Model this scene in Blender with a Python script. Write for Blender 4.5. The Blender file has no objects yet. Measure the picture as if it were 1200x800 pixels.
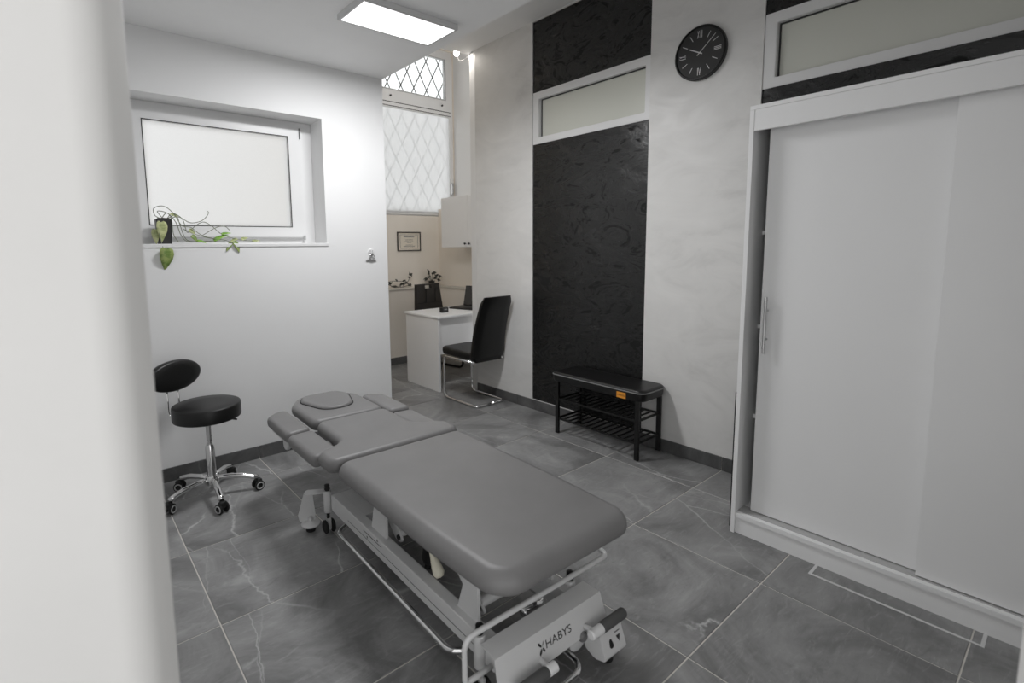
import bpy, bmesh, math, random
from mathutils import Vector, Matrix
from mathutils.geometry import tessellate_polygon
random.seed(7)
PI = math.pi
SC = bpy.context.scene
COL = SC.collection

# ------------------------------------------------------------------ camera
F, YAW, PITCH, ROLL, CX, CY, CAMH = 596.15, 0.892073, 0.114536, -0.0135563, 546.92, 358.15, 1.41
_fw = Vector((math.cos(YAW)*math.cos(PITCH), math.sin(YAW)*math.cos(PITCH), -math.sin(PITCH)))
_r = Vector((math.sin(YAW), -math.cos(YAW), 0)); _u = _r.cross(_fw)
_r = _r*math.cos(ROLL) + _u*math.sin(ROLL); _u = _r.cross(_fw)
cam = bpy.data.cameras.new('camera'); camo = bpy.data.objects.new('camera', cam); COL.objects.link(camo)
_m = Matrix((_r, _u, -_fw)).transposed().to_4x4(); _m.translation = Vector((0, 0, CAMH)); camo.matrix_world = _m
cam.sensor_width = 36; cam.sensor_fit = 'HORIZONTAL'; cam.lens = F/1200*36
cam.shift_x = (600-CX)/1200; cam.shift_y = (CY-400)/1200; cam.clip_start = 0.02
cam.dof.use_dof = True; cam.dof.focus_distance = 2.9; cam.dof.aperture_fstop = 2.6
SC.camera = camo

# ------------------------------------------------------------------ world, light, exposure
W = bpy.data.worlds.new('world'); SC.world = W; W.use_nodes = True
_bg = W.node_tree.nodes['Background']; _bg.inputs[0].default_value = (1.0, 1.0, 1.0, 1); _bg.inputs[1].default_value = 1.45
PANEL_WATTS, PANEL_SPREAD = 30.5, 180.0          # the ceiling panel in view
BULB_STRENGTH = 230.0           # the bare bulb in the alcove
SC.view_settings.view_transform = 'Standard'; SC.view_settings.look = 'None'
SC.view_settings.exposure = 0.0; SC.view_settings.gamma = 1.0; SC.view_settings.use_curve_mapping = False
SC.cycles.max_bounces = 12; SC.cycles.diffuse_bounces = 8; SC.cycles.transparent_max_bounces = 12
SC.cycles.caustics_reflective = False; SC.cycles.caustics_refractive = False
SC.cycles.sample_clamp_indirect = 6.0

# ------------------------------------------------------------------ materials
MATS = {}
def new_mat(name):
    m = bpy.data.materials.new(name); m.use_nodes = True; MATS[name] = m
    return m, m.node_tree.nodes, m.node_tree.links, m.node_tree.nodes['Principled BSDF']
def L(c):  # sRGB 0-255 -> linear
    if isinstance(c, (int, float)): c = (c, c, c)
    return tuple(((v/255)/12.92 if v/255 <= .04045 else ((v/255+.055)/1.055)**2.4) for v in c) + (1,)
def coord(N, K, scale=1.0, kind='Object'):
    t = N.new('ShaderNodeTexCoord'); mp = N.new('ShaderNodeMapping'); mp.inputs['Scale'].default_value = (scale,)*3
    K.new(t.outputs[kind], mp.inputs[0]); return mp.outputs[0]
def noise(N, K, vec, scale, detail=4, rough=.55, dist=0.0):
    n = N.new('ShaderNodeTexNoise'); n.inputs['Scale'].default_value = scale; n.inputs['Detail'].default_value = detail
    n.inputs['Roughness'].default_value = rough; n.inputs['Distortion'].default_value = dist
    if vec: K.new(vec, n.inputs['Vector'])
    return n
def ramp(N, K, src, stops):
    r = N.new('ShaderNodeValToRGB'); e = r.color_ramp.elements
    while len(e) < len(stops): e.new(0.5)
    for k, (p, c) in enumerate(stops):
        e[k].position = p; e[k].color = c if isinstance(c, tuple) else (c, c, c, 1)
    K.new(src, r.inputs[0]); return r
def bump(N, K, src, b, strength, dist=.01):
    n = N.new('ShaderNodeBump'); n.inputs['Strength'].default_value = strength; n.inputs['Distance'].default_value = dist
    K.new(src, n.inputs['Height']); K.new(n.outputs[0], b.inputs['Normal'])
def simple(name, col, rough=.5, metal=0.0, spec=.5, var=.04, vscale=6.0, bmp=0.0, bscale=60.0, coat=0.0):
    m, N, K, b = new_mat(name)
    c = L(col); v = coord(N, K)
    n = noise(N, K, v, vscale, 3)
    lo = tuple(x*(1-var) for x in c[:3])+(1,); hi = tuple(min(1, x*(1+var)) for x in c[:3])+(1,)
    r = ramp(N, K, n.outputs[0], [(.3, lo), (.7, hi)])
    K.new(r.outputs[0], b.inputs['Base Color'])
    b.inputs['Roughness'].default_value = rough; b.inputs['Metallic'].default_value = metal
    b.inputs['Specular IOR Level'].default_value = spec; b.inputs['Coat Weight'].default_value = coat
    if bmp:
        n2 = noise(N, K, v, bscale, 4); bump(N, K, n2.outputs[0], b, bmp, .002)
    return m
simple('paint_white', 229, .6, var=.012, vscale=1.5, bmp=.08, bscale=90)
simple('paint_ceiling', 246, .7, var=.01)
simple('paint_cream', (236, 229, 219), .6, var=.015, vscale=1.5)
simple('paint_jamb', (205, 204, 202), .55, var=.01)
simple('laminate', 235, .42, var=.01, vscale=2)
simple('laminate_inside', 120, .6)
simple('pvc', 224, .35, var=.01)
simple('pvc_grey', 176, .4, var=.02)
simple('white_metal', 205, .38, var=.015)
simple('white_plastic', 224, .4)
simple('cream_plastic', (222, 218, 200), .4)
simple('black_plastic', 22, .45)
simple('black_rubber', 16, .7)
simple('grey_rubber', 82, .7, bmp=.2, bscale=300)
simple('black_metal', 11, .45)
simple('dark_line', 45, .6)
simple('grey_print', 52, .6)
simple('silver_print', 205, .4, metal=.3)
simple('grey_knob', 105, .45)
simple('paper', (226, 218, 204), .7)
simple('frame_dark', (46, 38, 34), .4)
simple('orange_tag', (226, 150, 52), .5)
simple('tag_ink', (70, 45, 20), .6)
simple('stitch', 120, .6)
simple('ledge_stone', (206, 201, 193), .35, var=.04)
simple('grout', (205, 202, 196), .8)
simple('soil', (46, 38, 30), .9, var=.2, vscale=80)
simple('pot_black', 38, .35)
simple('stem_grey', (116, 122, 104), .6)
simple('stem_dark', (48, 46, 38), .6)
simple('leaf_dark', (44, 46, 38), .45, var=.2, vscale=30)
simple('hatch_metal', 205, .4)
simple('wire_dark', 70, .5)
simple('screen_grey', 60, .3)
simple('card_grey', 130, .5)

def chrome(name, col, rough):
    m, N, K, b = new_mat(name)
    b.inputs['Base Color'].default_value = L(col); b.inputs['Metallic'].default_value = 1; 
    n = noise(N, K, coord(N, K), 40, 2); r = ramp(N, K, n.outputs[0], [(.3, rough*.8), (.7, rough*1.25)])
    K.new(r.outputs[0], b.inputs['Roughness'])
chrome('chrome', 225, .09); chrome('brushed_steel', 200, .3)

def leather(name, col, rough, grain):
    m, N, K, b = new_mat(name); v = coord(N, K)
    vo = N.new('ShaderNodeTexVoronoi'); vo.inputs['Scale'].default_value = grain; K.new(v, vo.inputs['Vector'])
    n = noise(N, K, v, 5, 3); c = L(col)
    r = ramp(N, K, n.outputs[0], [(.3, tuple(x*.94 for x in c[:3])+(1,)), (.7, tuple(x*1.06 for x in c[:3])+(1,))])
    K.new(r.outputs[0], b.inputs['Base Color']); b.inputs['Roughness'].default_value = rough
    bump(N, K, vo.outputs['Distance'], b, .12, .001)
leather('vinyl_grey', (116, 115, 115), .45, 420)
leather('leather_black', 12, .40, 300)
leather('leather_brownblack', (34, 31, 29), .4, 260)

def leafmat(name, a, c):
    m, N, K, b = new_mat(name); v = coord(N, K)
    n = noise(N, K, v, 26, 4, .6, .6); r = ramp(N, K, n.outputs[0], [(.40, L(a)), (.56, L(c))])
    K.new(r.outputs[0], b.inputs['Base Color']); b.inputs['Roughness'].default_value = .42
leafmat('leaf_green', (106, 132, 66), (150, 164, 98))
leafmat('leaf_pale', (150, 160, 108), (196, 200, 150))
leafmat('leaf_bright', (112, 160, 60), (148, 186, 88))

# decorative stucco, brushed strokes
def stucco():
    m, N, K, b = new_mat('stucco_grey'); v = coord(N, K)
    mp = N.new('ShaderNodeMapping'); mp.inputs['Rotation'].default_value = (.7, 0, 0); mp.inputs['Scale'].default_value = (1, 1.0, 2.4); K.new(v, mp.inputs[0])
    n1 = noise(N, K, mp.outputs[0], 2.2, 6, .62, 1.2); n2 = noise(N, K, v, 1.3, 3, .5, .8)
    mx = N.new('ShaderNodeMix'); mx.data_type = 'FLOAT'; mx.inputs[0].default_value = .4
    K.new(n1.outputs[0], mx.inputs[2]); K.new(n2.outputs[0], mx.inputs[3])
    r = ramp(N, K, mx.outputs[0], [(.32, L((205, 204, 202))), (.45, L((217, 216, 214))), (.56, L((221, 220, 218))), (.70, L((228, 227, 225)))])
    K.new(r.outputs[0], b.inputs['Base Color'])
    rr = ramp(N, K, n1.outputs[0], [(.35, .62), (.6, .42)]); K.new(rr.outputs[0], b.inputs['Roughness'])
    bump(N, K, n1.outputs[0], b, .10, .008)
stucco()
def black_stucco():
    m, N, K, b = new_mat('stucco_black'); v = coord(N, K)
    mp = N.new('ShaderNodeMapping'); mp.inputs['Rotation'].default_value = (.75, 0, 0); mp.inputs['Scale'].default_value = (1, 1.0, 2.0); K.new(v, mp.inputs[0])
    n1 = noise(N, K, mp.outputs[0], 3.4, 8, .70, 2.4); n2 = noise(N, K, v, 2.2, 3, .5, .6)
    r = ramp(N, K, n1.outputs[0], [(.39, L(9)), (.46, L(24)), (.60, L(29)), (.70, L(36))])
    n3 = noise(N, K, v, 230, 1, .5); r3 = ramp(N, K, n3.outputs[0], [(.80, 0.0), (.82, .8)])
    add = N.new('ShaderNodeMix'); add.data_type = 'RGBA'; add.blend_type = 'ADD'; add.inputs[0].default_value = .6
    K.new(r.outputs[0], add.inputs[6]); K.new(r3.outputs[0], add.inputs[7]); K.new(add.outputs[2], b.inputs['Base Color'])
    rr = ramp(N, K, n1.outputs[0], [(.40, .85), (.46, .30), (.64, .22)]); K.new(rr.outputs[0], b.inputs['Roughness'])
    bump(N, K, n1.outputs[0], b, .45, .010)
black_stucco()

# grey marble porcelain floor tile
def marble(name, k):
    m, N, K, b = new_mat(name); D = lambda v: L(v*k)
    t = N.new('ShaderNodeTexCoord'); oi = N.new('ShaderNodeObjectInfo')
    mul = N.new('ShaderNodeVectorMath'); mul.operation = 'MULTIPLY_ADD'
    cmb = N.new('ShaderNodeCombineXYZ')
    for i in range(3): K.new(oi.outputs['Random'], cmb.inputs[i])
    K.new(cmb.outputs[0], mul.inputs[0]); mul.inputs[1].default_value = (37.3, 61.7, 19.1); K.new(t.outputs['Object'], mul.inputs[2])
    v = mul.outputs[0]
    n1 = noise(N, K, v, 2.0, 8, .66, 1.2)
    base = ramp(N, K, n1.outputs[0], [(.28, D(92)), (.42, D(116)), (.52, D(134)), (.60, D(144)), (.74, D(168))])
    # fine directional scratches
    mp = N.new('ShaderNodeMapping'); mp.inputs['Rotation'].default_value = (0, 0, .75); mp.inputs['Scale'].default_value = (1, 5, 1); K.new(v, mp.inputs[0])
    n2 = noise(N, K, mp.outputs[0], 7, 8, .74, 1.2); sc = ramp(N, K, n2.outputs[0], [(.54, 0.0), (.78, .42)])
    dk = ramp(N, K, n2.outputs[0], [(.26, .5), (.44, 0.0)])
    mx1 = N.new('ShaderNodeMix'); mx1.data_type = 'RGBA'; K.new(sc.outputs[0], mx1.inputs[0]); K.new(base.outputs[0], mx1.inputs[6]); mx1.inputs[7].default_value = D(188)
    mx0 = N.new('ShaderNodeMix'); mx0.data_type = 'RGBA'; K.new(dk.outputs[0], mx0.inputs[0]); K.new(mx1.outputs[2], mx0.inputs[6]); mx0.inputs[7].default_value = D(84)
    col = mx0.outputs[2]
    # long veins running diagonally: two families of distorted thin lines, each masked so that only stretches show
    for rot, scl, off, wd, mk, c in ((.85, .95, 3.1, .0065, .57, 200), (.55, .62, 11.7, .005, .53, 192), (-.6, .55, 7.3, .0040, .62, 180)):
        nd = noise(N, K, v, 3.2, 5, .62); ad = N.new('ShaderNodeVectorMath'); ad.operation = 'MULTIPLY_ADD'
        K.new(nd.outputs['Color'], ad.inputs[0]); ad.inputs[1].default_value = (.11, .11, .11); K.new(v, ad.inputs[2])
        m3 = N.new('ShaderNodeMapping'); m3.inputs['Rotation'].default_value = (0, 0, rot); m3.inputs['Location'].default_value = (off, off*.7, 0); m3.inputs['Scale'].default_value = (scl, scl*.28, scl); K.new(ad.outputs[0], m3.inputs[0])
        vo = N.new('ShaderNodeTexVoronoi'); vo.feature = 'DISTANCE_TO_EDGE'; vo.inputs['Scale'].default_value = 2.2; K.new(m3.outputs[0], vo.inputs['Vector'])
        vr = ramp(N, K, vo.outputs['Distance'], [(0.0, .95), (wd*.45, .5), (wd, 0.0)])
        nm = noise(N, K, m3.outputs[0], 2.6, 3); vm = ramp(N, K, nm.outputs[0], [(mk-.06, 0.0), (mk+.06, .8)])
        mm = N.new('ShaderNodeMath'); mm.operation = 'MULTIPLY'; K.new(vr.outputs[0], mm.inputs[0]); K.new(vm.outputs[0], mm.inputs[1])
        mx = N.new('ShaderNodeMix'); mx.data_type = 'RGBA'; K.new(mm.outputs[0], mx.inputs[0]); K.new(col, mx.inputs[6]); mx.inputs[7].default_value = D(c)
        col = mx.outputs[2]
    K.new(col, b.inputs['Base Color'])
    rr = ramp(N, K, n1.outputs[0], [(.3, .32), (.7, .44)]); K.new(rr.outputs[0], b.inputs['Roughness'])
    bump(N, K, n2.outputs[0], b, .06, .002)
marble('marble_tile', 1.0); marble('marble_skirting', .68)

def glass(name, col, refl):
    m, N, K, b = new_mat(name); N.remove(b)
    tr = N.new('ShaderNodeBsdfTransparent'); tr.inputs[0].default_value = col
    gl = N.new('ShaderNodeBsdfGlossy'); gl.inputs['Roughness'].default_value = .02
    fr = N.new('ShaderNodeFresnel'); fr.inputs[0].default_value = refl
    mx = N.new('ShaderNodeMixShader'); K.new(fr.outputs[0], mx.inputs[0]); K.new(tr.outputs[0], mx.inputs[1]); K.new(gl.outputs[0], mx.inputs[2])
    K.new(mx.outputs[0], N['Material Output'].inputs[0])
glass('glass_clear', (.94, .95, .95, 1), 1.2)
def blindmat():
    m, N, K, b = new_mat('blind_fabric'); N.remove(b)
    n = noise(N, K, coord(N, K), 400, 2); r = ramp(N, K, n.outputs[0], [(.3, (.88, .88, .88, 1)), (.7, (.94, .94, .94, 1))])
    tl = N.new('ShaderNodeBsdfTranslucent'); df = N.new('ShaderNodeBsdfDiffuse'); K.new(r.outputs[0], tl.inputs[0]); K.new(r.outputs[0], df.inputs[0])
    mx = N.new('ShaderNodeMixShader'); mx.inputs[0].default_value = .22; K.new(tl.outputs[0], mx.inputs[1]); K.new(df.outputs[0], mx.inputs[2])
    tp = N.new('ShaderNodeBsdfTransparent'); m2 = N.new('ShaderNodeMixShader'); m2.inputs[0].default_value = .13
    K.new(mx.outputs[0], m2.inputs[1]); K.new(tp.outputs[0], m2.inputs[2]); K.new(m2.outputs[0], N['Material Output'].inputs[0])
blindmat()
def frosted_light():
    m, N, K, b = new_mat('glass_frosted'); N.remove(b)
    n = noise(N, K, coord(N, K), 300, 2); r = ramp(N, K, n.outputs[0], [(.3, (.93, .93, .93, 1)), (.7, (.97, .97, .97, 1))])
    tl = N.new('ShaderNodeBsdfTranslucent'); K.new(r.outputs[0], tl.inputs[0])
    gl = N.new('ShaderNodeBsdfGlossy'); gl.inputs['Roughness'].default_value = .05
    fr = N.new('ShaderNodeFresnel'); fr.inputs[0].default_value = 1.25
    mx = N.new('ShaderNodeMixShader'); K.new(fr.outputs[0], mx.inputs[0]); K.new(tl.outputs[0], mx.inputs[1]); K.new(gl.outputs[0], mx.inputs[2])
    K.new(mx.outputs[0], N['Material Output'].inputs[0])
frosted_light()
simple('frosted_pane', (208, 209, 200), .25, var=.02, vscale=1.2)
def emit(name, col, s):
    m, N, K, b = new_mat(name)
    b.inputs['Base Color'].default_value = (.9, .9, .9, 1); b.inputs['Emission Color'].default_value = col; b.inputs['Emission Strength'].default_value = s
emit('panel_emit', (.985, .99, 1, 1), 1.6)
emit('bulb_emit', (1, .94, .86, 1), BULB_STRENGTH)

# ------------------------------------------------------------------ helpers
def obj(name, bm, mat, parent=None, smooth=False, kind=None, label=None, sharp=None):
    me = bpy.data.meshes.new(name)
    bmesh.ops.recalc_face_normals(bm, faces=bm.faces[:])
    bm.to_mesh(me); bm.free()
    me.materials.append(MATS[mat])
    if smooth:
        for p in me.polygons: p.use_smooth = True
        if sharp: me.set_sharp_from_angle(angle=math.radians(sharp))
    o = bpy.data.objects.new(name, me); COL.objects.link(o)
    if parent: o.parent = parent
    if kind: o['kind'] = kind
    if label: o['label'] = label
    return o
def tag(o, label, cat, group=None):
    o['label'] = label; o['category'] = cat
    if group: o['group'] = group
    return o
def thing(name, label, cat, loc=(0, 0, 0), rz=0.0, group=None):
    o = bpy.data.objects.new(name, None); COL.objects.link(o); o.empty_display_size = .1
    o.location = loc; o.rotation_euler = (0, 0, rz)
    return tag(o, label, cat, group)
def box(x0, x1, y0, y1, z0, z1, bev=0.0, seg=2, bm=None):
    bm = bm or bmesh.new(); n0 = len(bm.verts)
    vs = [bm.verts.new((x, y, z)) for x in (x0, x1) for y in (y0, y1) for z in (z0, z1)]
    fs = [bm.faces.new([vs[i] for i in q]) for q in ((0, 1, 3, 2), (4, 6, 7, 5), (0, 4, 5, 1), (2, 3, 7, 6), (0, 2, 6, 4), (1, 5, 7, 3))]
    if bev:
        es = {e for f in fs for e in f.edges}
        bmesh.ops.recalc_face_normals(bm, faces=fs)
        bmesh.ops.bevel(bm, geom=list(es), offset=bev, segments=seg, affect='EDGES', profile=.5)
    return bm
def fillet(pts, r, n=6, closed=False):
    pts = [Vector(p) for p in pts]; out = []; m = len(pts)
    for i, p in enumerate(pts):
        ri = r[i] if isinstance(r, (list, tuple)) else r
        if (not closed and i in (0, m-1)) or ri <= 0: out.append(p.copy()); continue
        a = (pts[i-1]-p); b = (pts[(i+1) % m]-p); la, lb = a.length, b.length
        a.normalize(); b.normalize(); ang = a.angle(b)
        if ang > PI-.02: out.append(p.copy()); continue
        d = min(ri/math.tan(ang/2), la*.49, lb*.49); s = p+a*d; e = p+b*d
        for k in range(n+1):
            t = k/n; out.append(s*(1-t)**2 + p*2*t*(1-t) + e*t*t) if False else out.append(_arc(p, a, b, ang, d, t))
    return out
def _arc(p, a, b, ang, d, t):
    rr = d*math.tan(ang/2); bis = (a+b).normalized(); c = p+bis*(rr/math.sin(ang/2))
    s = (p+a*d)-c; e = (p+b*d)-c; th = s.angle(e) if s.length > 1e-9 else 0
    if th < 1e-5: return p.copy()
    return c + s*(math.sin((1-t)*th)/math.sin(th)) + e*(math.sin(t*th)/math.sin(th))
def tube(pts, r, seg=10, closed=False, bm=None, cap=True, radii=None):
    bm = bm or bmesh.new(); pts = [Vector(p) for p in pts]; n = len(pts); rings = []; prev = None
    for i in range(n):
        if closed: t = (pts[(i+1) % n]-pts[i-1])
        else: t = pts[min(i+1, n-1)]-pts[max(i-1, 0)]
        t.normalize()
        if prev is None:
            x = t.orthogonal().normalized()
        else:
            x = (prev - t*prev.dot(t)); x = x.normalized() if x.length > 1e-6 else t.orthogonal().normalized()
        prev = x; y = t.cross(x); rr = radii[i] if radii else r
        rings.append([bm.verts.new(pts[i] + (x*math.cos(2*PI*k/seg)+y*math.sin(2*PI*k/seg))*rr) for k in range(seg)])
    for i in range(n if closed else n-1):
        A, B = rings[i], rings[(i+1) % n]
        for k in range(seg): bm.faces.new((A[k], A[(k+1) % seg], B[(k+1) % seg], B[k]))
    if cap and not closed:
        bm.faces.new(rings[0][::-1]); bm.faces.new(rings[-1])
    return bm
def lathe(prof, seg=24, bm=None, mat=None):
    bm = bm or bmesh.new(); rings = []; M = mat or Matrix.Identity(4)
    for r, z in prof:
        rings.append([bm.verts.new(M @ Vector((r*math.cos(2*PI*k/seg), r*math.sin(2*PI*k/seg), z))) for k in range(seg)] if r > 1e-6 else [bm.verts.new(M @ Vector((0, 0, z)))])
    for A, B in zip(rings, rings[1:]):
        for k in range(seg):
            a = [A[k % len(A)], A[(k+1) % seg % len(A)], B[(k+1) % seg % len(B)], B[k % len(B)]]
            a = list(dict.fromkeys(a))
            if len(a) > 2: bm.faces.new(a)
    for R in (rings[0], rings[-1]):
        if len(R) > 2: bm.faces.new(R)
    return bm
def cyl(p0, p1, r, seg=16, bm=None): return tube([p0, p1], r, seg, bm=bm)
def prism(outline, z0, z1, M=None, bev=0.0):
    bm = bmesh.new(); M = M or Matrix.Identity(4)
    a = [bm.verts.new(M @ Vector((x, y, z0))) for x, y in outline]; b = [bm.verts.new(M @ Vector((x, y, z1))) for x, y in outline]
    fs = [bm.faces.new(a[::-1]), bm.faces.new(b)]
    for i in range(len(a)): fs.append(bm.faces.new((a[i], a[(i+1) % len(a)], b[(i+1) % len(a)], b[i])))
    if bev:
        bmesh.ops.recalc_face_normals(bm, faces=fs)
        bmesh.ops.bevel(bm, geom=fs[0].edges[:]+fs[1].edges[:], offset=bev, segments=2, affect='EDGES')
    return bm
def inset(poly, d):
    n = len(poly); out = []
    area = sum(poly[i][0]*poly[(i+1) % n][1]-poly[(i+1) % n][0]*poly[i][1] for i in range(n)); s = 1 if area > 0 else -1
    for i in range(n):
        a = Vector(poly[i-1][:2]); p = Vector(poly[i][:2]); b = Vector(poly[(i+1) % n][:2])
        t = (b-a).normalized(); out.append((p.x - t.y*d*s, p.y + t.x*d*s))
    return out
def offset_corners(c, d):
    n = len(c); area = sum(c[i][0]*c[(i+1) % n][1]-c[(i+1) % n][0]*c[i][1] for i in range(n)); sg = 1 if area > 0 else -1
    out = []; conv = []
    for i in range(n):
        p = Vector(c[i]); e1 = (p-Vector(c[i-1])).normalized(); e2 = (Vector(c[(i+1) % n])-p).normalized()
        n1 = Vector((-e1.y, e1.x))*sg; n2_ = Vector((-e2.y, e2.x))*sg; k = 1+n1.dot(n2_)
        out.append(p+(n1+n2_)*(d/k)); conv.append((e1.x*e2.y-e1.y*e2.x)*sg > 0)
    return out, conv
def cushion(corners, radii, z0, z1, edge=.03, crown=.006, n=8, extra=3):
    """padded upholstered shape: rounded outline, rolled edges, a slight crown"""
    h = z1-z0; e = edge; hv = min(e, h*.62); lo = h-hv; tuck = min(e*.75, lo*.9)
    prof = []
    for k in range(0, 6): a = PI/2*k/5; prof.append((tuck*(1-math.sin(a))**1.2, z0+lo*(1-math.cos(a))))
    for k in range(1, 8): a = PI/2*k/7; prof.append((e*(1-math.cos(a)), z1-hv+hv*math.sin(a)))
    prof.append((e+.004, z1))
    def ring(d, counts=None):
        oc, conv = offset_corners(corners, d)
        rr = [max(r-d, .006) if cv else r+d for r, cv in zip(radii, conv)]
        o = [(p.x, p.y) for p in fillet([(q.x, q.y, 0) for q in oc], rr, n, closed=True)]
        if counts is None: counts = [max(1, int(math.hypot(o[(i+1) % len(o)][0]-p[0], o[(i+1) % len(o)][1]-p[1])/.06)) for i, p in enumerate(o)]
        out = []
        for i, p in enumerate(o):
            q = o[(i+1) % len(o)]; k = counts[i]
            out += [(p[0]+(q[0]-p[0])*j/k, p[1]+(q[1]-p[1])*j/k) for j in range(k)]
        return out, counts
    _, cnt = ring(0.0); bm = bmesh.new()
    rings = [[bm.verts.new((x, y, z)) for x, y in ring(i, cnt)[0]] for i, z in prof]
    m = len(rings[0])
    for A, B in zip(rings, rings[1:]):
        for k in range(m): bm.faces.new((A[k], A[(k+1) % m], B[(k+1) % m], B[k]))
    for R in (rings[0], rings[-1]):
        for t in tessellate_polygon([[v.co for v in R]]): bm.faces.new([R[i] for i in t])
    return bm
def wall_holes(fn, A, B, holes, t):
    """one closed wall slab with openings: fn(a, b, depth) -> xyz"""
    As = sorted(set([A[0], A[1]]+[h[k] for h in holes for k in (0, 1)])); Bs = sorted(set([B[0], B[1]]+[h[k] for h in holes for k in (2, 3)]))
    bm = bmesh.new(); V = {}
    def vert(i, j, d):
        if (i, j, d) not in V: V[i, j, d] = bm.verts.new(fn(As[i], Bs[j], t if d else 0))
        return V[i, j, d]
    def solid(i, j):
        if not (0 <= i < len(As)-1 and 0 <= j < len(Bs)-1): return False
        a = (As[i]+As[i+1])/2; b = (Bs[j]+Bs[j+1])/2
        return not any(h[0] < a < h[1] and h[2] < b < h[3] for h in holes)
    for i in range(len(As)-1):
        for j in range(len(Bs)-1):
            if not solid(i, j): continue
            for d in (0, 1): bm.faces.new([vert(i, j, d), vert(i+1, j, d), vert(i+1, j+1, d), vert(i, j+1, d)])
            if not solid(i-1, j): bm.faces.new([vert(i, j, 0), vert(i, j+1, 0), vert(i, j+1, 1), vert(i, j, 1)])
            if not solid(i+1, j): bm.faces.new([vert(i+1, j, 0), vert(i+1, j+1, 0), vert(i+1, j+1, 1), vert(i+1, j, 1)])
            if not solid(i, j-1): bm.faces.new([vert(i, j, 0), vert(i+1, j, 0), vert(i+1, j, 1), vert(i, j, 1)])
            if not solid(i, j+1): bm.faces.new([vert(i, j+1, 0), vert(i+1, j+1, 0), vert(i+1, j+1, 1), vert(i, j+1, 1)])
    return bm
def frame(fn, a0, a1, b0, b1, w, t, bev=0.0):
    """a mitred rectangular frame as one ring; w = (left, right, bottom, top)"""
    if not isinstance(w, tuple): w = (w,)*4
    bm = wall_holes(fn, (a0, a1), (b0, b1), [(a0+w[0], a1-w[1], b0+w[2], b1-w[3])], t)
    if bev:
        bmesh.ops.recalc_face_normals(bm, faces=bm.faces[:])
        es = [e for e in bm.edges if e.calc_face_angle(0) > .5]
        bmesh.ops.bevel(bm, geom=es, offset=bev, segments=2, affect='EDGES')
    return bm
def text_bm(s, size, M, extrude=.0006, shear=0.0, align='LEFT'):
    c = bpy.data.curves.new('t', 'FONT'); c.body = s; c.size = size; c.extrude = extrude; c.align_x = align; c.align_y = 'CENTER'; c.shear = shear
    o = bpy.data.objects.new('t', c); COL.objects.link(o)
    bpy.context.view_layer.update()
    me = bpy.data.meshes.new_from_object(o.evaluated_get(bpy.context.evaluated_depsgraph_get()))
    bpy.data.objects.remove(o); bpy.data.curves.remove(c)
    bm = bmesh.new(); bm.from_mesh(me); bpy.data.meshes.remove(me)
    bmesh.ops.transform(bm, matrix=M, verts=bm.verts[:]); return bm
def basis(o, x, y):
    x = Vector(x).normalized(); y = Vector(y).normalized(); z = x.cross(y)
    m = Matrix((x, y, z)).transposed().to_4x4(); m.translation = Vector(o); return m
def dup(root, loc, rz=0.0):
    r = root.copy(); COL.objects.link(r); r.location = loc; r.rotation_euler = (0, 0, rz)
    for ch in list(root.children):
        c = ch.copy(); COL.objects.link(c); c.parent = r
        for g in list(ch.children):
            d = g.copy(); COL.objects.link(d); d.parent = c
    return r

XR, YB, ZL, ZH, ZA = 3.151, 3.495, 2.671, 3.2, 3.9     # right wall, window wall, low / high / alcove ceiling
# ------------------------------------------------------------------ floor
PITCHT = .6015
xl = [2.785+PITCHT*k for k in range(-7, 4)]
yl = [3.183+PITCHT*k for k in range(-9, 2)]
floor = obj('floor', box(-1.5, 4.25, -2.3, 5.55, -.06, -.0022), 'grout', kind='structure', label='dark grey marble-look floor tiles with pale joints')
_full = None
def tile(x0, x1, y0, y1):
    global _full
    g = .0025; w, h = x1-x0-2*g, y1-y0-2*g; full = abs(x1-x0-PITCHT) < 1e-4 and abs(y1-y0-PITCHT) < 1e-4
    if full and _full:
        o = bpy.data.objects.new('tile', _full); COL.objects.link(o)
    else:
        bm = bmesh.new(); b = .0012
        lo = [bm.verts.new((sx*w/2, sy*h/2, -.01)) for sx, sy in ((-1, -1), (1, -1), (1, 1), (-1, 1))]
        mi = [bm.verts.new((sx*w/2, sy*h/2, -b)) for sx, sy in ((-1, -1), (1, -1), (1, 1), (-1, 1))]
        hi = [bm.verts.new((sx*(w/2-b), sy*(h/2-b), 0)) for sx, sy in ((-1, -1), (1, -1), (1, 1), (-1, 1))]
        bm.faces.new(hi)
        for A, B in ((lo, mi), (mi, hi)):
            for k in range(4): bm.faces.new((A[k], A[(k+1) % 4], B[(k+1) % 4], B[k]))
        o = obj('tile', bm, 'marble_tile')
        if full: _full = o.data
    o.parent = floor; o.location = ((x0+x1)/2, (y0+y1)/2, 0)
for i in range(len(xl)-1):
    for j in range(len(yl)-1): tile(xl[i], xl[i+1], yl[j], yl[j+1])
ya = [yl[-1], 4.235, 4.235+PITCHT, 5.30]
for i in range(5, len(xl)-1):
    for j in range(3): tile(xl[i], xl[i+1], ya[j], ya[j+1])

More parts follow.
